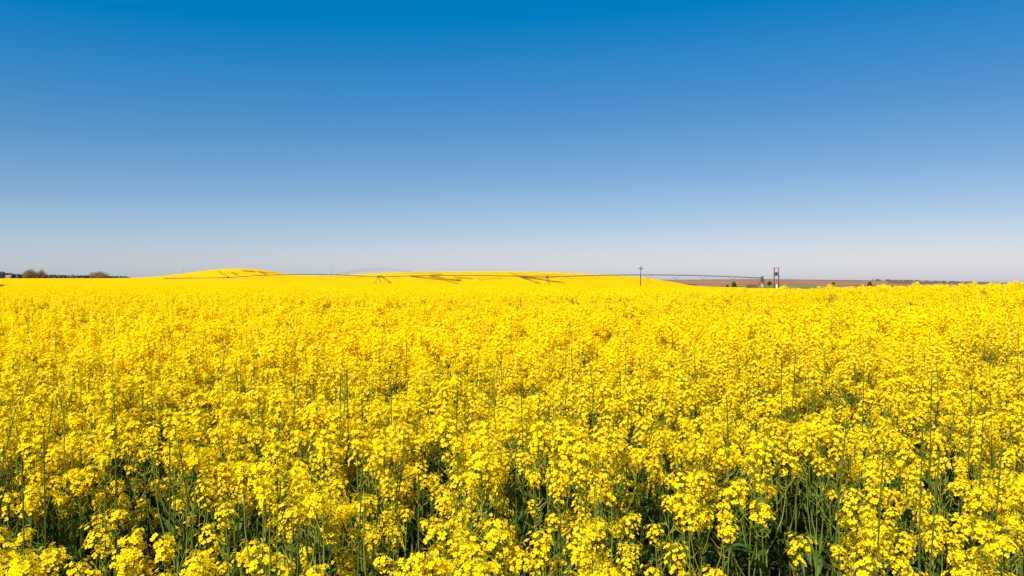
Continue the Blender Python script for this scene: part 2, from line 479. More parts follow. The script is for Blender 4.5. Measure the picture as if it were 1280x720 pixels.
def leaf_mb(r, length=.16, width=.05):
    """a long clasping leaf, arching out along +X"""
    mb = MB(); v = []; f = []
    N = 5; droop = r.uniform(.2, 1.1)
    for i in range(N + 1):
        u = i / N
        w = width * (math.sin(math.pi * min(1, .12 + u * .86)) ** .8) * (1 - .25 * u) * r.uniform(.85, 1.1)
        x = length * (u * .85); z = length * (.75 * u - droop * u * u)
        v += [(x, -w / 2, z + .25 * w), (x, 0, z), (x, w / 2, z + .25 * w)]
    for i in range(N):
        for k in (0, 1): f.append((i * 3 + k, (i + 1) * 3 + k, (i + 1) * 3 + k + 1, i * 3 + k + 1))
    mb.add(v, f, LEA)
    return mb
LR = random.Random(3)
LEAVES = [leaf_mb(LR, LR.uniform(.13, .24), LR.uniform(.03, .065)) for _ in range(8)]
LEAF_ME = [q.mesh('leaf', PLANT_MATS, True) for q in LEAVES]

def curve(p0, p1, bulge, n):
    p0, p1 = Vector(p0), Vector(p1); out_ = []
    for i in range(n + 1):
        u = i / n
        out_.append(p0.lerp(p1, u) + Vector(bulge) * math.sin(math.pi * u))
    return out_

def plant_layout(r, shoot=False):
    """stem line, head seats (position, tilt, head index, scale), leaf seats, pods"""
    h = r.uniform(1.06, 1.24)
    lean = (r.uniform(-.05, .05), r.uniform(-.05, .05))
    top = Vector((lean[0], lean[1], h - .05))
    main = curve((0, 0, 0), top, (r.uniform(-.02, .02), r.uniform(-.02, .02), 0), 7)
    tubes = [(main, [.0045 - .0029 * i / 7 for i in range(8)])]
    heads = [(top, (top - main[-2]).normalized(), r.randrange(12), r.uniform(.9, 1.15))]
    pods = []
    nb = r.randint(6, 9)
    a0 = r.uniform(0, 6.28)
    for k in range(nb):
        f = .42 + .42 * (k + r.random()) / nb
        s0 = Vector((0, 0, 0)).lerp(top, f); s0.x = main[min(7, int(f * 7))].lerp(main[min(7, int(f * 7) + 1)], f * 7 % 1).x; s0.y = main[min(7, int(f * 7))].lerp(main[min(7, int(f * 7) + 1)], f * 7 % 1).y
        a = a0 + k * 2.4
        rad = r.uniform(.045, .15)
        e = Vector((s0.x + math.cos(a) * rad, s0.y + math.sin(a) * rad, h - r.uniform(.02, .22) * (1.0 if k > 1 else 1.5)))
        if e.z < s0.z + .12: e.z = s0.z + .12
        cv = curve(s0, e, (math.cos(a) * rad * .28, math.sin(a) * rad * .28, -.012), 4)
        tubes.append((cv, [.0028, .0025, .0021, .0018, .0015]))
        heads.append((e, (cv[-1] - cv[-2]).normalized(), r.randrange(12), r.uniform(.55, 1.05)))
    if shoot:                                     # one shoot past flowering that stands above the heads
        a = r.uniform(0, 6.28); s0 = main[5]
        e = Vector((s0.x + math.cos(a) * r.uniform(.03, .09), s0.y + math.sin(a) * r.uniform(.03, .09), h + r.uniform(.06, .17)))
        tubes.append((curve(s0, e, (math.cos(a) * .02, math.sin(a) * .02, 0), 4), [.0028, .0026, .0024, .0022, .0016]))
    for line, _ in tubes:
        e, b_ = line[-1], line[-2]
        for q in range(r.randint(5, 10)):
            u = r.uniform(-.1, 1.0); s0 = e.lerp(b_, max(0, u))
            a = r.uniform(0, 6.28); ln = r.uniform(.02, .05)
            mdl = s0 + Vector((math.cos(a) * .014, math.sin(a) * .014, .005))
            pods.append([s0, mdl, mdl + Vector((math.cos(a) * ln * .55, math.sin(a) * ln * .55, ln * r.uniform(.5, 1)))])
    leaves = []
    for k in range(r.randint(9, 13)):
        z = r.uniform(.15, .88) * h; f = z / h
        leaves.append((main[min(6, int(f * 7))].lerp(main[min(7, int(f * 7) + 1)], f * 7 % 1), r.uniform(0, 6.28), r.randrange(8), (1.55 - .9 * f) * r.uniform(.55, 1.05)))
    return dict(h=h, tubes=tubes, heads=heads, pods=pods, leaves=leaves)

def leaf_mat(s0, a, sc): return Matrix.Translation(s0) @ Matrix.Rotation(a, 4, 'Z') @ Matrix.Scale(sc, 4)
def head_mat(p, d, sc, spin): return Matrix.Translation(p) @ basis((d + Vector((0, 0, .6))).normalized(), spin) @ Matrix.Scale(sc, 4)

PR = random.Random(17)
PLANTS = []
for i in range(12):
    lay = plant_layout(PR, i % 3 == 0)
    stem = MB()
    for line, rad in lay['tubes']: stem.tube(line, rad, 5, STE)
    for p in lay['pods']: stem.tube(p, [.0008, .0016, .0005], 3, POD, cap=False)
    full = MB(); full.join(stem, Matrix.Identity(4))
    mid_ = MB(); low = MB()
    for line, rad in lay['tubes']: mid_.tube([line[0], line[len(line) // 2], line[-1]], [rad[0], rad[len(rad) // 2], rad[-1]], 3, STE, cap=False)
    for p in lay['pods'][::3]: mid_.tube([p[0], p[2]], [.0014, .0014], 3, POD, cap=False)
    for s0, a, k, sc in lay['leaves']:
        full.join(LEAVES[k], leaf_mat(s0, a, sc)); mid_.join(LEAVES[k], leaf_mat(s0, a, sc))
        low.add([leaf_mat(s0, a, sc) @ Vector(c) for c in ((0, 0, 0), (.08, -.03, .04), (.16, 0, .02), (.08, .03, .04))], [(0, 1, 2, 3)], LEA)
    lay['spins'] = [PR.uniform(0, 6.28) for _ in lay['heads']]
    for (p, d, k, sc), sp in zip(lay['heads'], lay['spins']):
        full.join(HEADS[k]['full'], head_mat(p, d, sc, sp)); mid_.join(HEADS[k]['simple'], head_mat(p, d, sc * 1.2, sp))
        low.join(HEADS[k]['tiny'], head_mat(p, d, sc * 1.3, sp))
    lay['stem_me'] = stem.mesh('stem', PLANT_MATS)
    lay['full'], lay['mid'], lay['low'] = full, mid_, low
    grn = MB(); grn.join(stem, Matrix.Identity(4))
    for line, rad in lay['tubes']:
        for q in range(5):
            s0 = line[-1].lerp(line[-2], PR.uniform(-.1, 1.0)); grn.join(LEAVES[PR.randrange(8)], leaf_mat(s0, PR.uniform(0, 6.28), PR.uniform(.25, .5)))
    for s0, a, k, sc in lay['leaves']: grn.join(LEAVES[k], leaf_mat(s0, a, sc))
    lay['green'] = grn
    PLANTS.append(lay)

# where the plants stand: jittered cells, thinner where the crop is patchy
def cells(y0, y1, step, seed, side=.70, marg=2.5):
    g = np.random.default_rng(seed)
    yy = np.arange(y0, y1, step); W = side * y1 + marg
    xx = np.arange(-W, W, step)
    Xg, Yg = np.meshgrid(xx, yy)
    Xg = Xg + g.uniform(-.5, .5, Xg.shape) * step * 1.15; Yg = Yg + g.uniform(-.5, .5, Yg.shape) * step * 1.15
    k = (np.abs(Xg) < side * Yg + marg) & (Yg >= y0) & (Yg < y1)
    return Xg[k], Yg[k]
def patch(x, y): return .6 * vnoise(x, y, 1.1, 1) + .4 * vnoise(x, y, .45, 2)
Y_NEAR, Y_MID = 6.5, 27.0
nx, ny = cells(1.15, Y_NEAR, .162, 31)
pn = patch(nx, ny)
keep = nrng.random(len(nx)) < np.clip(.45 + 1.6 * (pn - .26), .25, 1) * np.interp(ny, [1.2, 2.3, 3.2, 4.6], [.24, .36, .56, 1.0])
nx, ny, pn = nx[keep], ny[keep], pn[keep]
# bare patches one can point to in the photograph (column, row of the far lip, half width)
GAPS = [(400, 387, .3), (416, 390, .3), (434, 389, .28), (456, 391, .25), (490, 386, .3), (516, 388, .3), (566, 384, .3), (600, 390, .2), (640, 385, .25), (702, 380, .3), (770, 382, .4),
        (850, 385, .35), (882, 388, .35), (930, 380, .35), (1012, 383, .4), (1060, 378, .3), (1192, 372, .45), (1242, 376, .4), (1120, 390, .25), (60, 400, .25), (30, 395, .2), (135, 402, .25),
        (168, 545, .14), (275, 590, .16), (110, 600, .22), (90, 660, .16), (195, 640, .12), (330, 600, .10), (715, 620, .10), (730, 690, .16), (560, 620, .12), (975, 570, .10), (345, 470, .14),
        (400, 500, .12), (500, 470, .12), (250, 500, .12), (600, 545, .14), (850, 560, .10), (1090, 520, .08), (1170, 600, .10), (1010, 650, .11), (920, 600, .09), (1240, 640, .10), (640, 640, .12), (880, 690, .12), (780, 640, .10)]
def in_gap(x, y):
    g_ = np.zeros(len(x), bool)
    for gx, gy, w in GAPS:
        d = .66 * FPX / (gy - HPX)
        for _ in range(4):
            d = (EYE - 1.2 - gz(*at(gx, d))) * FPX / (gy - HPX)
        w = w * (1.35 if d > 9 else 1.0); cx, cy = at(gx, d); ly = max(.14, min(1.6, d * .085))
        g_ |= ((x - cx) / w) ** 2 + ((y - cy) / ly) ** 2 < 1
    return g_
def height_scale(x, y, pnv, g): return (.90 + .17 * pnv + .06 * vnoise(x, y, 6.0, 9)) * g.uniform(.87, 1.08, len(x))
gap_n = in_gap(nx, ny)
hs = height_scale(nx, ny, pn, nrng) * np.where(gap_n, nrng.uniform(.66, .88, len(nx)), 1)
keep = ~gap_n | (nrng.random(len(nx)) < .6)
nx, ny, pn, hs = nx[keep], ny[keep], pn[keep], hs[keep]
order = np.argsort(ny)
inview = np.abs(nx) < .66 * ny + .05
tall = (ny > 1.45)
sel = [i for i in order if inview[i] and tall[i]]

# hero plants: the heads one can pick out along the bottom edge of the photograph (column, row of the head)
HERO = [(28, 704, 'with a wide flower head in the bottom left corner of the picture'),
        (123, 676, 'with a round flower head over dark shade at the lower left'),
        (166, 678, 'with a small flower head between two bigger ones at the lower left'),
        (206, 683, 'with a loose small flower head at the bottom left'),
        (263, 690, 'with a full flower head standing over deep shade at the bottom left'),
        (326, 706, 'with a low flower head cut by the bottom edge left of centre'),
        (394, 704, 'with a broad flower head at the bottom edge left of centre'),
        (455, 640, 'with a tall column of blossom left of centre near the bottom'),
        (480, 692, 'with clustered heads low down just left of centre'),
        (545, 708, 'with a low ragged flower head at the bottom edge near the centre'),
        (624, 680, 'with a lone domed flower head over green stems near the bottom centre'),
        (676, 690, 'with a big lumpy flower head at the bottom edge by the centre'),
        (740, 655, 'with a leaning flower head right of the bottom centre'),
        (862, 650, 'with crowded flower heads low down right of centre'),
        (1085, 714, 'with a low flower head at the bottom edge on the right'),
        (1206, 697, 'with a bright round flower head near the bottom right corner')]
N_IND = 300
ind = []
for hxp, hyp, txt in HERO:
    lay_i = rng.randrange(12); lay = PLANTS[lay_i]
    sc = rng.uniform(.95, 1.03)
    ztop = (lay['h'] + .0) * sc
    d = (EYE - ztop) * FPX / (hyp - HPX)
    rz = rng.uniform(0, 6.28)
    tp = Matrix.Rotation(rz, 3, 'Z') @ lay['heads'][0][0]
    x, y = at(hxp, d)
    ind.append((x - tp.x * sc, y - tp.y * sc, rz, sc, lay_i, 'rapeseed plant ' + txt, True))
hero_xy = [(q[0], q[1]) for q in ind]
def crowds(x, y): return any((x - a) ** 2 + (y - b_) ** 2 < .085 ** 2 or (abs(x - a) < .07 and y < b_ and y > b_ - .55) for a, b_ in hero_xy)
drop = set(i for i in range(len(nx)) if ny[i] < 3 and crowds(nx[i], ny[i]))
for i in sel:
    if len(ind) >= N_IND: break
    if i in drop: continue
    drop.add(i)
    li = rng.randrange(12)
    ind.append((nx[i], ny[i], rng.uniform(0, 6.28), hs[i] * 1.18 / PLANTS[li]['h'] * rng.uniform(.97, 1.05), li, None, False))

def ordinal(i):
    t_ = ['first', 'second', 'third', 'fourth', 'fifth', 'sixth', 'seventh', 'eighth', 'ninth', 'tenth', 'eleventh', 'twelfth', 'thirteenth', 'fourteenth', 'fifteenth', 'sixteenth', 'seventeenth', 'eighteenth', 'nineteenth', 'twentieth']
    return t_[i] if i < 20 else ['twenty', 'thirty', 'forty'][(i + 1) // 10 - 2] + ('-' + t_[(i + 1) % 10 - 1] if (i + 1) % 10 else 'th')
def band_labels(items, per, what):
    """items: (x, y); a label for each, by band from the front and place from the nearer side"""
    idx = sorted(range(len(items)), key=lambda i: items[i][1]); out_ = [None] * len(items)
    bands = ['nearest', 'second nearest', 'third nearest', 'fourth nearest', 'fifth nearest', 'sixth nearest', 'seventh nearest', 'eighth nearest']
    for b0 in range(0, len(idx), per):
        part = sorted(idx[b0:b0 + per], key=lambda i: items[i][0] / items[i][1])
        for k, i in enumerate(part):
            pl = ordinal(k) + ' from the left' if k < len(part) / 2 else ordinal(len(part) - 1 - k) + ' from the right'
            out_[i] = what % (bands[b0 // per], pl)
    return out_
rest_labels = band_labels([(q_[0], q_[1]) for q_ in ind if not q_[6]], 48, 'flowering rapeseed plant in the %s band of plants, %s')
rest_labels = [None] * len(HERO) + rest_labels
IND_GROUP = 'rapeseed plants in the front rows'
FLOWER_DETAIL = 22
for q, (x, y, rz, sc, li, lab, hero) in enumerate(ind):
    lay = PLANTS[li]
    root = link('rapeseed_plant', None, None, (x, y, gz(x, y) - .01), (0, 0, rz), sc)
    root.empty_display_size = .1
    tag(root, lab or rest_labels[q], 'plant', IND_GROUP)
    link('stem', lay['stem_me'], root)
    for s0, a, k, ls in lay['leaves']:
        link('leaf', LEAF_ME[k], root, s0, (0, 0, a), ls)
    for (p, d, k, hsx), sp in zip(lay['heads'], lay['spins']):
        H = HEADS[k]
        mt = head_mat(p, d, hsx, sp)
        ho = link('flower_head', H['base_me'] if q < FLOWER_DETAIL else H['me'], root)
        ho.matrix_local = mt
        if q < FLOWER_DETAIL:
            for (fp, nv, z, fs, fsc), fk in zip(H['flo'], H['idx']):
                fo = link('flower', FLOWER_ME[fk], ho)
                fo.matrix_local = Matrix.Translation(fp) @ basis(nv, fs) @ Matrix.Scale(fsc, 4)

# ------------------------------------------------------------------ the rest of the crop: one object that instances plants
def instancer(name, pts, rot, scl, idx, sources, label):
    coll = bpy.data.collections.new(name + '_kinds')
    for i, me in enumerate(sources):
        coll.objects.link(bpy.data.objects.new('rapeseed_kind_%02d' % i, me))
    me = bpy.data.meshes.new(name)
    me.from_pydata(pts.tolist(), [], [])
    for nm, ty, dat in (('rot', 'FLOAT_VECTOR', rot), ('scl', 'FLOAT', scl), ('idx', 'INT', idx)):
        at2 = me.attributes.new(nm, ty, 'POINT')
        at2.data.foreach_set('vector' if ty == 'FLOAT_VECTOR' else 'value', np.ascontiguousarray(dat).ravel())
    o = link(name, me)
    ng = bpy.data.node_groups.new(name + '_nodes', 'GeometryNodeTree')
    ng.interface.new_socket('Geometry', in_out='INPUT', socket_type='NodeSocketGeometry')
    ng.interface.new_socket('Geometry', in_out='OUTPUT', socket_type='NodeSocketGeometry')
    nn, ll = ng.nodes, ng.links
    gi, go = nn.new('NodeGroupInput'), nn.new('NodeGroupOutput')
    ci = nn.new('GeometryNodeCollectionInfo'); ci.inputs['Collection'].default_value = coll
    ci.inputs['Separate Children'].default_value = True; ci.inputs['Reset Children'].default_value = True
    ip = nn.new('GeometryNodeInstanceOnPoints'); ip.inputs['Pick Instance'].default_value = True
    def attr(nm, ty):
        q = nn.new('GeometryNodeInputNamedAttribute'); q.data_type = ty; q.inputs['Name'].default_value = nm
        return q.outputs['Attribute']
    er = nn.new('FunctionNodeEulerToRotation')
    ll.new(attr('rot', 'FLOAT_VECTOR'), er.inputs[0])
    ll.new(gi.outputs[0], ip.inputs['Points']); ll.new(ci.outputs[0], ip.inputs['Instance'])
    ll.new(er.outputs[0], ip.inputs['Rotation']); ll.new(attr('scl', 'FLOAT'), ip.inputs['Scale'])
    ll.new(attr('idx', 'INT'), ip.inputs['Instance Index'])
    ll.new(ip.outputs[0], go.inputs[0])
    md = o.modifiers.new('plants', 'NODES'); md.node_group = ng
    return tag(o, label, 'rapeseed', kind='stuff')

def scatter(name, x, y, scl, sources, label, tilt=.07, seed=1):
    g = np.random.default_rng(seed); N = len(x)
    pts = np.stack([x, y, ground(x, y) - .01], -1)
    rot = np.stack([g.normal(0, tilt, N), g.normal(0, tilt, N), g.uniform(0, 6.283, N)], -1)
    instancer(name, pts, rot.astype(np.float32), scl.astype(np.float32), g.integers(0, len(sources), N).astype(np.int32), sources, label)

keep = np.array([i not in drop for i in range(len(nx))])
norm = 1.18 / 1.15
scatter('rapeseed_crop', nx[keep], ny[keep], hs[keep] * norm, [p['full'].mesh('near_plant', PLANT_MATS) for p in PLANTS],
        'yellow rapeseed crop in bloom just behind the front rows', .05, 5)
mx_, my_ = cells(Y_NEAR, Y_MID, .166, 32)
pm = patch(mx_, my_)
keep = (nrng.random(len(mx_)) < np.clip(.6 + 1.6 * (pm - .28), .3, 1))
mx_, my_, pm = mx_[keep], my_[keep], pm[keep]
gap_m = in_gap(mx_, my_) & (nrng.random(len(mx_)) < .85) | (nrng.random(len(mx_)) < .05)
scatter('budding_rapeseed', mx_[gap_m], my_[gap_m], height_scale(mx_[gap_m], my_[gap_m], pm[gap_m], nrng) * norm * .99, [p['green'].mesh('green_plant', PLANT_MATS) for p in PLANTS],
        'scattered green rapeseed without open flowers among the yellow crop', .06, 8)
wx, wy = cells(80.0, 135.0, .5, 61, .68, 3.0)                     # the green wedge at the left edge of the field
wk = wx / wy * FPX + 640 < 13 - np.abs(wy - 112) * .3
wx, wy = wx[wk], wy[wk]
scatter('budding_rapeseed', wx, wy, nrng.uniform(1.0, 1.1, len(wx)), [p['green'].mesh('green_plant', PLANT_MATS) for p in PLANTS],
        'dark green wedge of rapeseed without flowers at the far left of the field', .1, 9)
mx_, my_, pm = mx_[~gap_m], my_[~gap_m], pm[~gap_m]
scatter('rapeseed_crop', mx_, my_, height_scale(mx_, my_, pm, nrng) * norm, [p['mid'].mesh('mid_plant', PLANT_MATS) for p in PLANTS],
        'yellow rapeseed crop in bloom across the middle of the field', .06, 6)
# clumps of about eleven plants further out
CR = random.Random(41); clumps = []
for i in range(8):
    mb = MB()
    for k in range(12):
        p = PLANTS[CR.randrange(12)]
        mb.join(p['low'], Matrix.Translation((CR.uniform(-.34, .34), CR.uniform(-.34, .34), CR.uniform(-.08, .03))) @ Matrix.Rotation(CR.uniform(0, 6.28), 4, 'Z') @ Matrix.Scale(1.18 / p['h'] * CR.uniform(.9, 1.07), 4))
    clumps.append(mb.mesh('clump', PLANT_MATS))
fx, fy = cells(Y_MID, 135.0, .60, 33, .68, 3.0)
k = (fy < crop_end(fx / fy) - 1) & ~((fx / fy * FPX + 640 < 11 - np.abs(fy - 112) * .25) & (fy > 80))
fx, fy = fx[k], fy[k]
pf = vnoise(fx, fy, 3.0, 12)
k = nrng.random(len(fx)) < np.where(fy < 40, .8 + .4 * pf, 1)
fx, fy, pf = fx[k], fy[k], pf[k]
scatter('rapeseed_crop', fx, fy, (.93 + .1 * pf) * nrng.uniform(.95, 1.04, len(fx)), clumps,
        'yellow rapeseed crop in bloom receding towards the hills', .02, 7)

# ------------------------------------------------------------------ bare stalks that stand above the bloom
def stalk_me(h, bend, r):
    mb = MB()
    N = 7
    pts = [(bend * (i / N) ** 2.5, bend * .3 * math.sin(i), h * i / N) for i in range(N + 1)]
    mb.tube(pts, [.0044 - .0022 * i / N for i in range(N + 1)], 5, 0)
    pd = MB()
    for k in range(6):
        u = r.uniform(.72, 1.0); a = r.uniform(0, 6.28)
        b0 = Vector((bend * u ** 2.5, 0, h * u)); ln = r.uniform(.012, .03)
        pd.tube([b0, b0 + Vector((math.cos(a) * ln * .35, math.sin(a) * ln * .35, ln))], [.0014, .0008], 3, 0)
    return mb.mesh('stem', [M_STALK]), pd.mesh('seed_pods', [M_STALK])
SR = random.Random(77)
STALKS = [stalk_me(1.0, b_, SR) for b_ in (-.07, -.035, 0.012, .025, .06, .10)]
MARKED = [(215, 418, 455, 2), (232, 422, 472, 3), (299, 450, 480, 2), (315, 457, 503, 2), (366, 463, 523, 2), (424, 475, 560, 2), (437, 474, 560, 2),
          (142, 412, 455, 2), (348, 405, 425, 2), (481, 405, 440, 2), (508, 430, 470, 2), (520, 605, 700, 2), (452, 600, 690, 3), (570, 470, 520, 2),
          (628, 445, 490, 2), (655, 490, 560, 2), (717, 440, 500, 2), (742, 490, 545, 3), (783, 430, 475, 2), (800, 478, 520, 2),
          (908, 503, 600, 1), (977, 452, 530, 2), (996, 446, 530, 4), (1062, 538, 625, 5), (1081, 462, 530, 3), (1108, 560, 640, 4),
          (1150, 545, 625, 2), (1166, 480, 560, 3), (1180, 575, 640, 5), (1218, 482, 560, 4), (1232, 533, 600, 4), (1258, 570, 640, 5), (1274, 418, 470, 3), (1240, 447, 480, 2),
          (15, 520, 580, 5), (53, 550, 620, 2), (64, 505, 560, 4), (145, 500, 575, 2), (208, 566, 660, 2), (32, 580, 660, 2)]
MARKED.sort()
def put_stalk(x, y, ztop, k, label):
    z0 = gz(x, y) - .01
    root = link('bare_stalk', None, None, (x, y, z0), (0, 0, 0 if k != 2 else SR.uniform(0, 6)), (1, 1, 1))
    root.empty_display_size = .1
    h = ztop - z0
    for nm, me_ in zip(('stem', 'seed_pods'), STALKS[k]):
        so = link(nm, me_, root, scale=(1.0, 1.0, h))
        if nm == 'seed_pods': so['kind'] = 'stuff'
    tag(root, label, 'stalk', 'bare stalks standing above the bloom')
for i, (sxp, y0, y1, k) in enumerate(MARKED):
    d = (EYE - 1.17) * FPX / (y1 - HPX)
    for _ in range(4):
        xx_, yy_ = at(sxp, d)
        d = (EYE - 1.17 - gz(xx_, yy_)) * FPX / (y1 - HPX)
    h_bend = [-.07, -.035, 0, .025, .06, .10][k]
    x, y = at(sxp, d)
    n_ = len(MARKED)
    side = ('%s from the left edge' % ordinal(i)) if i < n_ // 2 else ('%s from the right edge' % ordinal(n_ - 1 - i))
    put_stalk(x - h_bend, y, zpx(y0, d) + .025, k, 'tall bare dark green stalk above the blossom, ' + side + ' of its kind')
bx_, by_ = cells(3.0, 15, .62, 55, .64, 0)
k = nrng.random(len(bx_)) < .72
spots = list(zip(bx_[k], by_[k]))
for (x, y), lb in zip(spots, band_labels(spots, 40, 'short bare green stalk in the %s band of stalks, %s')):
    put_stalk(x, y, gz(x, y) + SR.uniform(1.24, 1.42), SR.randrange(6), lb)

# ------------------------------------------------------------------ centre pivot irrigator
M_STEEL = solid('galvanised_steel', (.085, .09, .085), (.06, .065, .06), rough=.6, scale=4, metallic=.5)
M_TYRE = solid('tyre_rubber', (.02, .02, .02), rough=.9)
M_WOOD = solid('weathered_pole_wood', (.11, .075, .05), (.07, .05, .035), rough=.9, scale=6)
M_INSUL = solid('insulator_grey', (.30, .31, .33), (.2, .2, .22), rough=.4)
M_TRAFO = solid('transformer_dark_green', (.03, .05, .05), (.04, .06, .06), rough=.5)
M_WHITE = solid('cabinet_white', (.75, .75, .73), (.65, .65, .63), rough=.6)
M_BRICK = solid('hut_brick', (.12, .07, .06), (.17, .10, .08), rough=.9, scale=5)
M_ROOF = solid('hut_roof', (.10, .06, .06), (.14, .08, .07), rough=.9)

def irrigator(anchor, pts, archs, label, n_v=8, pivot=True, r_pipe=.13, overhang=False):
    """pts: pipe support points (x, y, z of the pipe); archs: rise of each span"""
    root = link('irrigation_machine', None, None, anchor)
    tag(root, label, 'irrigator')
    A = Vector(anchor)
    P = [Vector(p) - A for p in pts]
    for i in range(len(P) - 1):
        N = 24
        line = [P[i].lerp(P[i + 1], k / N) + Vector((0, 0, archs[i] * 4 * (k / N) * (1 - k / N))) for k in range(N + 1)]
        mb = MB(); mb.tube(line, r_pipe, 8)
        pipe = link('span_pipe', mb.mesh('span_pipe', [M_STEEL], True), root)
        dirv = (P[i + 1] - P[i]).normalized(); nrm = dirv.cross(Vector((0, 0, 1))).normalized()
        lows = []
        for k in range(1, n_v):
            u = k / n_v
            c = P[i].lerp(P[i + 1], u) + Vector((0, 0, archs[i] * 4 * u * (1 - u)))
            depth = 1.05 * (.55 + .45 * math.sin(math.pi * u))
            lo = c - Vector((0, 0, depth)); lows.append(lo)
            dl = dirv * 1.1
            mb = MB()
            for s_ in (-1, 1):
                mb.tube([c + dl * s_ - Vector((0, 0, r_pipe)), lo + nrm * .35 * s_], .02, 4)
                mb.tube([c - dl * s_ - Vector((0, 0, r_pipe)), lo + nrm * .35 * s_], .02, 4)
            mb.tube([lo - nrm * .38, lo + nrm * .38], .03, 4)
            link('truss_brace', mb.mesh('truss_brace', [M_STEEL]), pipe)
        for s_ in (-1, 1):
            mb = MB(); mb.tube([P[i]] + [q + nrm * .35 * s_ for q in lows] + [P[i + 1]], .012, 4)
            link('truss_rod', mb.mesh('truss_rod', [M_STEEL]), pipe)
    dirv = (P[-1] - P[0]).normalized(); side = dirv.cross(Vector((0, 0, 1))).normalized()
    for i, p in enumerate(P[:-1] if overhang else P):
        w = p + A; g0 = gz(w.x, w.y) - A.z
        if i == 0 and pivot:
            tw = link('pivot_tower', None, root, p)
            for sx_, sy_ in ((1, 1), (1, -1), (-1, 1), (-1, -1)):
                mb = MB(); mb.tube([(0.18 * sx_, .18 * sy_, .0), (1.3 * sx_, 1.3 * sy_, g0 - p.z - .1)], .075, 6)
                link('leg', mb.mesh('leg', [M_STEEL]), tw)
            mb = MB(); mb.tube([(0, 0, g0 - p.z), (0, 0, .15)], .15, 8); mb.tube([(0, 0, .15), (-dirv.x * .3, -dirv.y * .3, .42), (0, 0, .5), (dirv.x * .5, dirv.y * .5, 0)], .11, 8)
            link('riser_pipe', mb.mesh('riser_pipe', [M_STEEL]), tw)
            mb = MB()
            for f in (.45, .75):
                zz = (g0 - p.z) * f; q = .18 + 1.12 * f
                for a_, b_ in (((1, 1), (1, -1)), ((1, -1), (-1, -1)), ((-1, -1), (-1, 1)), ((-1, 1), (1, 1))):
                    mb.tube([(a_[0] * q, a_[1] * q, zz), (b_[0] * q, b_[1] * q, zz)], .04, 4)
            link('cross_brace', mb.mesh('cross_brace', [M_STEEL]), tw)
            mb = MB(); mb.box((-.25, -.55, (g0 - p.z) * .5), (.7, .3, .9)); link('control_box', mb.mesh('control_box', [M_INSUL]), tw)
        else:
            tw = link('drive_tower', None, root, p)
            zw = g0 - p.z + .62
            for s_ in (-1, 1):
                for q in (-.25, .25):
                    mb = MB(); mb.tube([dirv * q, side * s_ * 1.9 + dirv * q * .4 + Vector((0, 0, zw))], .06, 6)
                    link('leg', mb.mesh('leg', [M_STEEL]), tw)
                wc = side * s_ * 1.9 + Vector((0, 0, zw))
                ring = MB()
                K = 20
                for (ra, wd) in ((.62, .14),):
                    v = []; f = []
                    for k in range(K):
                        an = 2 * math.pi * k / K
                        for rr2, ww in ((.36, -wd), (.62, -wd * .8), (.62, wd * .8), (.36, wd)):
                            v.append(wc + side * math.cos(an) * rr2 + Vector((0, 0, math.sin(an) * rr2)) + dirv * ww)
                    for k in range(K):
                        k2 = (k + 1) % K
                        for c in range(4):
                            f.append((k * 4 + c, k * 4 + (c + 1) % 4, k2 * 4 + (c + 1) % 4, k2 * 4 + c))
                    ring.add(v, f)
                wo = link('wheel', ring.mesh('wheel', [M_TYRE], True), tw)
                hub = MB(); hub.tube([wc - dirv * .1, wc + dirv * .1], .365, 16); link('rim', hub.mesh('rim', [M_STEEL]), wo)
            mb = MB(); mb.tube([side * -1.9 + Vector((0, 0, zw)), side * 1.9 + Vector((0, 0, zw))], .07, 6)
            link('base_beam', mb.mesh('base_beam', [M_STEEL]), tw)
            mb = MB(); mb.box((0, 0, .25), (.5, .35, .5)); link('control_box', mb.mesh('control_box', [M_TRAFO]), tw)
    return root

def pipe_pt(pxx, pyy, d): x, y = at(pxx, d); return (x, y, zpx(pyy, d))
x0, y0 = at(953, 200)
irrigator((x0, y0, gz(x0, y0)),
          [pipe_pt(953, 347.6, 200), pipe_pt(684, 346.6, 227), pipe_pt(473, 346.3, 255), pipe_pt(285, 347.0, 278), pipe_pt(205, 348.0, 292)],
          [.75, .55, 1.0, .0], 'long galvanised pivot irrigation machine spanning the field, its tower right of the single pole', overhang=True)
q = pipe_pt(421, 343.6, 435)
irrigator((q[0], q[1], gz(q[0], q[1])), [q, pipe_pt(520, 341.0, 442)], [2.9],
          'arched irrigation span rising behind the crest of the middle hill', pivot=False, r_pipe=.045)

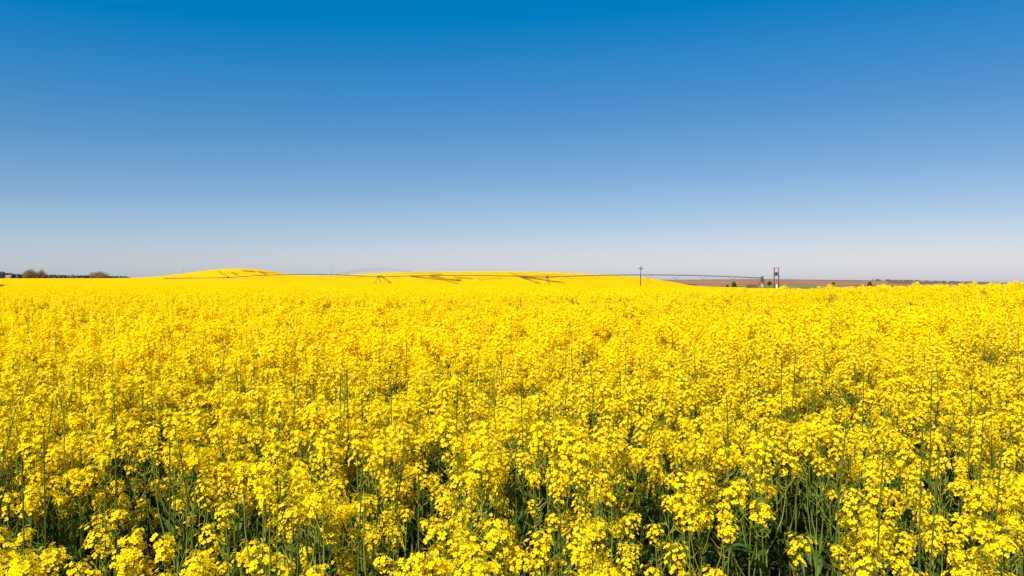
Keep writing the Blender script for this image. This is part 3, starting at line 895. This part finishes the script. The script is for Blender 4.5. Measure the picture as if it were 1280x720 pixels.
# ------------------------------------------------------------------ poles
def pole(pxx, ytop, d, label, arms=True, r0=.13):
    x, y = at(pxx, d); z0 = gz(x, y) - .1
    h = zpx(ytop, d) - z0
    root = link('utility_pole', None, None, (x, y, z0)); tag(root, label, 'pole')
    mb = MB(); mb.tube([(-.10 if arms else 0, 0, 0), (0, 0, h)], [r0 * 1.2, r0 * .8], 10)
    link('post', mb.mesh('post', [M_WOOD], True), root)
    if arms:
        mb = MB(); mb.box((0, -.16, h - .55), (1.35, .12, .16)); link('crossarm', mb.mesh('crossarm', [M_STEEL]), root)
        for xo in (-.6, .6, 0):
            mb = MB(); zb = h - .47 if xo else h
            mb.tube([(xo, -.16 if xo else 0, zb), (xo, -.16 if xo else 0, zb + .12), (xo, -.16 if xo else 0, zb + .36)], [.04, .10, .07], 8)
            link('insulator', mb.mesh('insulator', [M_INSUL], True), root)
        mb = MB(); mb.tube([(-.5, -.16, h - .62), (0, -.12, h - 1.1)], .03, 4); mb.tube([(.5, -.16, h - .62), (0, -.12, h - 1.1)], .03, 4)
        link('arm_brace', mb.mesh('arm_brace', [M_STEEL]), root)
        mb = MB(); mb.box((.05, -.2, h - 1.45), (.36, .22, .3)); link('fuse_box', mb.mesh('fuse_box', [M_INSUL]), root)
    return root
pole(801, 333.0, 215, 'single wooden power pole with a short crossarm standing in the rapeseed')
pole(414, 336.8, 520, 'thin far pole poking up from the dip between the two yellow hills', False, .10)
pole(229, 336.5, 520, 'thin far pole behind the left shoulder of the smaller yellow hill', False, .08)

x, y = at(970.5, 212); z0 = gz(x, y) - .1
root = link('transformer_platform', None, None, (x, y, z0))
tag(root, 'two wooden posts carrying a dark power transformer between them at the field edge', 'transformer')
h = zpx(334.6, 212) - z0
for s_ in (-1, 1):
    mb = MB(); mb.tube([(s_ * .62, 0, 0), (s_ * .56, 0, h)], [.17, .13], 10); link('post', mb.mesh('post', [M_WOOD], True), root)
mb = MB(); mb.box((0, 0, h - .1), (1.7, .14, .14)); link('crossbar', mb.mesh('crossbar', [M_STEEL]), root)
for xo in (-.62, 0, .62):
    mb = MB(); mb.tube([(xo, 0, h - .03), (xo, 0, h + .1), (xo, 0, h + .3)], [.04, .09, .06], 8); link('insulator', mb.mesh('insulator', [M_INSUL], True), root)
zt = zpx(344.4, 212) - z0
mb = MB(); mb.box((0, 0, zt), (1.5, .5, .12)); link('shelf', mb.mesh('shelf', [M_STEEL]), root)
tr = MB(); tr.box((-.05, 0, zt + .46), (.66, .5, .8)); trafo = link('transformer_tank', tr.mesh('transformer_tank', [M_TRAFO]), root)
for k in range(5):
    mb = MB(); mb.box((-.27 + k * .11, -.30, zt + .45), (.03, .1, .6)); link('cooling_fin', mb.mesh('cooling_fin', [M_TRAFO]), trafo)
for k in range(3):
    mb = MB(); mb.tube([(-.25 + k * .2, 0, zt + .86), (-.25 + k * .2, 0, zt + 1.0), (-.25 + k * .2, 0, zt + 1.2)], [.05, .07, .03], 8)
    link('bushing', mb.mesh('bushing', [M_INSUL], True), trafo)
mb = MB(); mb.box((.05, -.05, 1.25), (.28, .3, 2.2)); link('cabinet', mb.mesh('cabinet', [M_WHITE]), root, label='') if False else link('cabinet', mb.mesh('cabinet', [M_WHITE]), root)

# pump hut beside the pivot
x, y = at(940, 205); z0 = gz(x, y)
root = link('pump_hut', None, None, (x, y, z0)); tag(root, 'low brick pump hut half sunk in the rapeseed beside the pivot tower', 'hut')
hh = zpx(356.9, 205) - z0
mb = MB(); mb.box((0, 0, hh / 2 - .1), (2.2, 1.6, hh + .2)); link('wall', mb.mesh('wall', [M_BRICK]), root)
mb = MB(); mb.box((0, 0, hh + .06), (2.4, 1.8, .12)); link('roof', mb.mesh('roof', [M_ROOF]), root)
mb = MB(); mb.box((-.78, -.83, hh * .55), (.55, .06, hh * .7)); link('door', mb.mesh('door', [M_TRAFO]), root)

# ------------------------------------------------------------------ trees, bushes, far wood, far building
M_TREE = leafy('tree_leaf_green', (.035, .06, .015), (.065, .095, .025), trans=.25)
M_TREE_D = leafy('tree_leaf_dark', (.028, .046, .02), (.045, .066, .028), trans=.2)
M_TWIG = leafy('bare_twig_brown', (.24, .155, .07), (.36, .25, .12), trans=.1)
M_BARK = solid('bark', (.09, .065, .045), (.06, .045, .03), rough=.95, scale=5)
def leaf_cloud(r, blobs, count, size, mb):
    tot = sum(b_[3] * b_[4] for b_ in blobs)
    for cx, cy, cz, rx, rz_ in blobs:
        for k in range(int(count * rx * rz_ / tot)):
            v = Vector((r.gauss(0, 1), r.gauss(0, 1), r.gauss(0, 1))).normalized() * (r.random() ** .45)
            p = Vector((cx + v.x * rx, cy + v.y * rx, cz + v.z * rz_))
            q = Euler((r.uniform(0, 6), r.uniform(0, 6), r.uniform(0, 6))).to_matrix()
            s_ = size * r.uniform(.6, 1.3)
            mb.add([p + q @ Vector(c) for c in ((-s_, 0, 0), (0, -s_ * .6, 0), (s_, 0, .2 * s_), (0, s_ * .6, 0))], [(0, 1, 2, 3)])
def tree(name, cat, pxx, wpx, ytop, d, label, mat, twiggy=False, seed=1, count=900, trunk=.25, group=None):
    r = random.Random(seed)
    x, y = at(pxx, d); z0 = gz(x, y) - .1
    h = zpx(ytop, d) - z0; w = wpx * d / FPX / 2
    root = link(name, None, None, (x, y, z0)); tag(root, label, cat, group)
    tr_ = MB(); crown = MB()
    limbs = max(5, int(7 + w)) if twiggy else 7
    tr_.tube([(0, 0, 0), (0.02 * h, 0, h * trunk), (0, .02 * h, h * max(.6, trunk + .2))], [h * .03 + .05, h * .025 + .03, h * .01], 7)
    blobs = []
    for k in range(limbs):
        a = k * 2.4 + r.uniform(-.4, .4); u = math.sqrt((k + .5) / limbs)
        ex, ey = math.cos(a) * w * u * .72, math.sin(a) * w * u * .72
        ez = h * (.80 - .30 * u * u + r.uniform(-.06, .06))
        bx0 = ex * .35 if twiggy else 0
        tr_.tube([(bx0, ey * .3 if twiggy else 0, 0 if twiggy else h * trunk), (ex * .6, ey * .6, ez * .6), (ex, ey, ez)], [h * .012 + .02, h * .008 + .015, .015], 5)
        blobs.append((ex, ey, ez - h * .08, w * .34, h * .20))
        if twiggy: blobs.append((ex * .9, ey * .9, h * .3, w * .3, h * .26))
    if not twiggy: blobs.append((0, 0, h * .6, w * .6, h * .25))
    link('trunk', tr_.mesh('trunk', [M_BARK], True), root)
    if twiggy:
        for b_ in blobs:
            for k in range(int(count / len(blobs))):
                v = Vector((r.gauss(0, 1), r.gauss(0, 1), abs(r.gauss(0, 1)) + .2)).normalized()
                c0 = Vector((b_[0], b_[1], b_[2] - b_[4] * .7)) + Vector((r.uniform(-.4, .4) * b_[3], r.uniform(-.4, .4) * b_[3], 0))
                e = Vector((b_[0] + v.x * b_[3] * 1.2, b_[1] + v.y * b_[3] * 1.2, b_[2] + v.z * b_[4] * 1.1)); 
                crown.tube([c0, c0.lerp(e, .6) + Vector((r.uniform(-.1, .1), r.uniform(-.1, .1), .05)), e], [.03, .022, .012], 3, cap=False)
        leaf_cloud(r, blobs, count * .4, .045 * h ** .5 + .03, crown)
    else:
        leaf_cloud(r, blobs, count, .055 * h + .05, crown)
    link('crown', crown.mesh('crown', [mat]), root)
    return root
tree('bush', 'bush', 37, 20, 334.4, 432, 'larger brown leafless bush on the left skyline, its rounded left half', M_TWIG, True, 1, 1500)
tree('bush', 'bush', 51, 18, 335.9, 433, 'brown leafless bush on the left skyline, right half of the bigger clump', M_TWIG, True, 2, 1300)
tree('bush', 'bush', 91, 9, 341.4, 434, 'smallest brown bush on the skyline between the two larger clumps', M_TWIG, True, 3, 500)
tree('bush', 'bush', 124, 27, 336.6, 433, 'wide spiky brown bush on the left skyline nearest the small hill', M_TWIG, True, 4, 1400)
tree('bush', 'bush', 917.5, 7, 351.0, 285, 'round green bush beyond the rapeseed left of the pump hut', M_TREE, False, 5, 700, .08)
tree('tree', 'tree', 962, 6.5, 350.4, 600, 'small green tree seen beside the transformer posts', M_TREE, False, 6, 600, .15)
tree('tree', 'tree', 1042, 4.4, 350.4, 560, 'slim small tree alone on the red ploughed field', M_TREE, False, 7, 500, .35)
tree('tree', 'tree', 1087, 7, 350.6, 520, 'dark dense tree at the edge of the green wheat strip', M_TREE_D, False, 8, 700, .1)
tree('bush', 'bush', 1018.5, 3.6, 350.4, 980, 'tiny dark bush on the far field boundary right of the transformer', M_TREE_D, False, 9, 250, .1)
tree('bush', 'bush', 909, 5, 354.4, 300, 'low scrubby bush just left of the round green one', M_TREE, False, 10, 300, .05)

# far wood on the left skyline and along the far right ridge: nobody could count the trees
def wood(name, x0, x1, d, ytop, label, count, seed, mat, size):
    r = random.Random(seed); mb = MB()
    for k in range(count):
        u = r.random(); pxx = x0 + (x1 - x0) * u
        dd = d + r.uniform(-15, 15)
        x, y = at(pxx, dd); zt = zpx(ytop(pxx) + r.uniform(-.35, .6), dd); zb = gz(x, y)
        hh = max(1.5, zt - zb)
        for q in range(9):
            p = Vector((x + r.gauss(0, size), y + r.gauss(0, size), zb + hh * r.uniform(.15, 1)))
            m3 = Euler((r.uniform(0, 6), r.uniform(0, 6), r.uniform(0, 6))).to_matrix(); s_ = size * r.uniform(.5, 1)
            mb.add([p + m3 @ Vector(c) for c in ((-s_, 0, 0), (0, -s_ * .7, 0), (s_, 0, 0), (0, s_ * .7, 0))], [(0, 1, 2, 3)])
    tag(link(name, mb.mesh(name, [mat])), label, 'trees', kind='stuff')
M_FARWOOD = leafy('far_wood', (.045, .068, .07), (.065, .09, .085), trans=.1)
wood('far_wood', -60, 62, 820, lambda v: np.interp(v, [-60, 0, 3, 10, 20, 40, 60], [340, 340.2, 341.0, 342, 343.6, 344, 344.6]), 'dark far wood along the left skyline behind the brown bushes', 420, 1, M_FARWOOD, 1.8)
wood('far_wood', 62, 158, 900, lambda v: np.interp(v, [62, 75, 100, 140, 158], [344.8, 344.8, 345.4, 345.6, 346.4]), 'blue green strip of far wood between the brown bushes', 320, 2, M_FARWOOD, 1.8)
wood('far_hedge', 1090, 1330, 1060, lambda v: np.interp(v, [1090, 1180, 1280, 1330], [352.0, 353.4, 355.0, 355.6]), 'thin dark hedge line on the far right ridge', 260, 3, M_FARWOOD, .7)

M_PINK = solid('farmhouse_wall', (.55, .36, .26), (.48, .32, .24), rough=.9, scale=.5)
M_TILE = solid('farmhouse_roof', (.36, .19, .13), (.30, .16, .11), rough=.9, scale=1)
x, y = at(11, 760); z0 = gz(x, y)
root = link('farm_building', None, None, (x, y, z0), (0, 0, .2)); tag(root, 'pale pink far farm building at the left edge below the dark wood', 'building')
ht = zpx(345.4, 760) - z0
mb = MB(); mb.box((0, 0, ht / 2), (4.4, 4, ht)); link('wall', mb.mesh('wall', [M_PINK]), root)
mb = MB(); mb.add([(-2.4, -2.2, ht), (2.4, -2.2, ht), (2.4, 2.2, ht), (-2.4, 2.2, ht), (-2.4, 0, ht + 1.1), (2.4, 0, ht + 1.1)], [(0, 1, 5, 4), (2, 3, 4, 5), (0, 4, 3), (1, 2, 5), (3, 2, 1, 0)])
link('roof', mb.mesh('roof', [M_TILE]), root)
for xo in (-1.4, 0, 1.4):
    mb = MB(); mb.box((xo, -2.03, ht - 1.2), (.9, .06, 1.2)); link('window', mb.mesh('window', [M_TRAFO]), root)
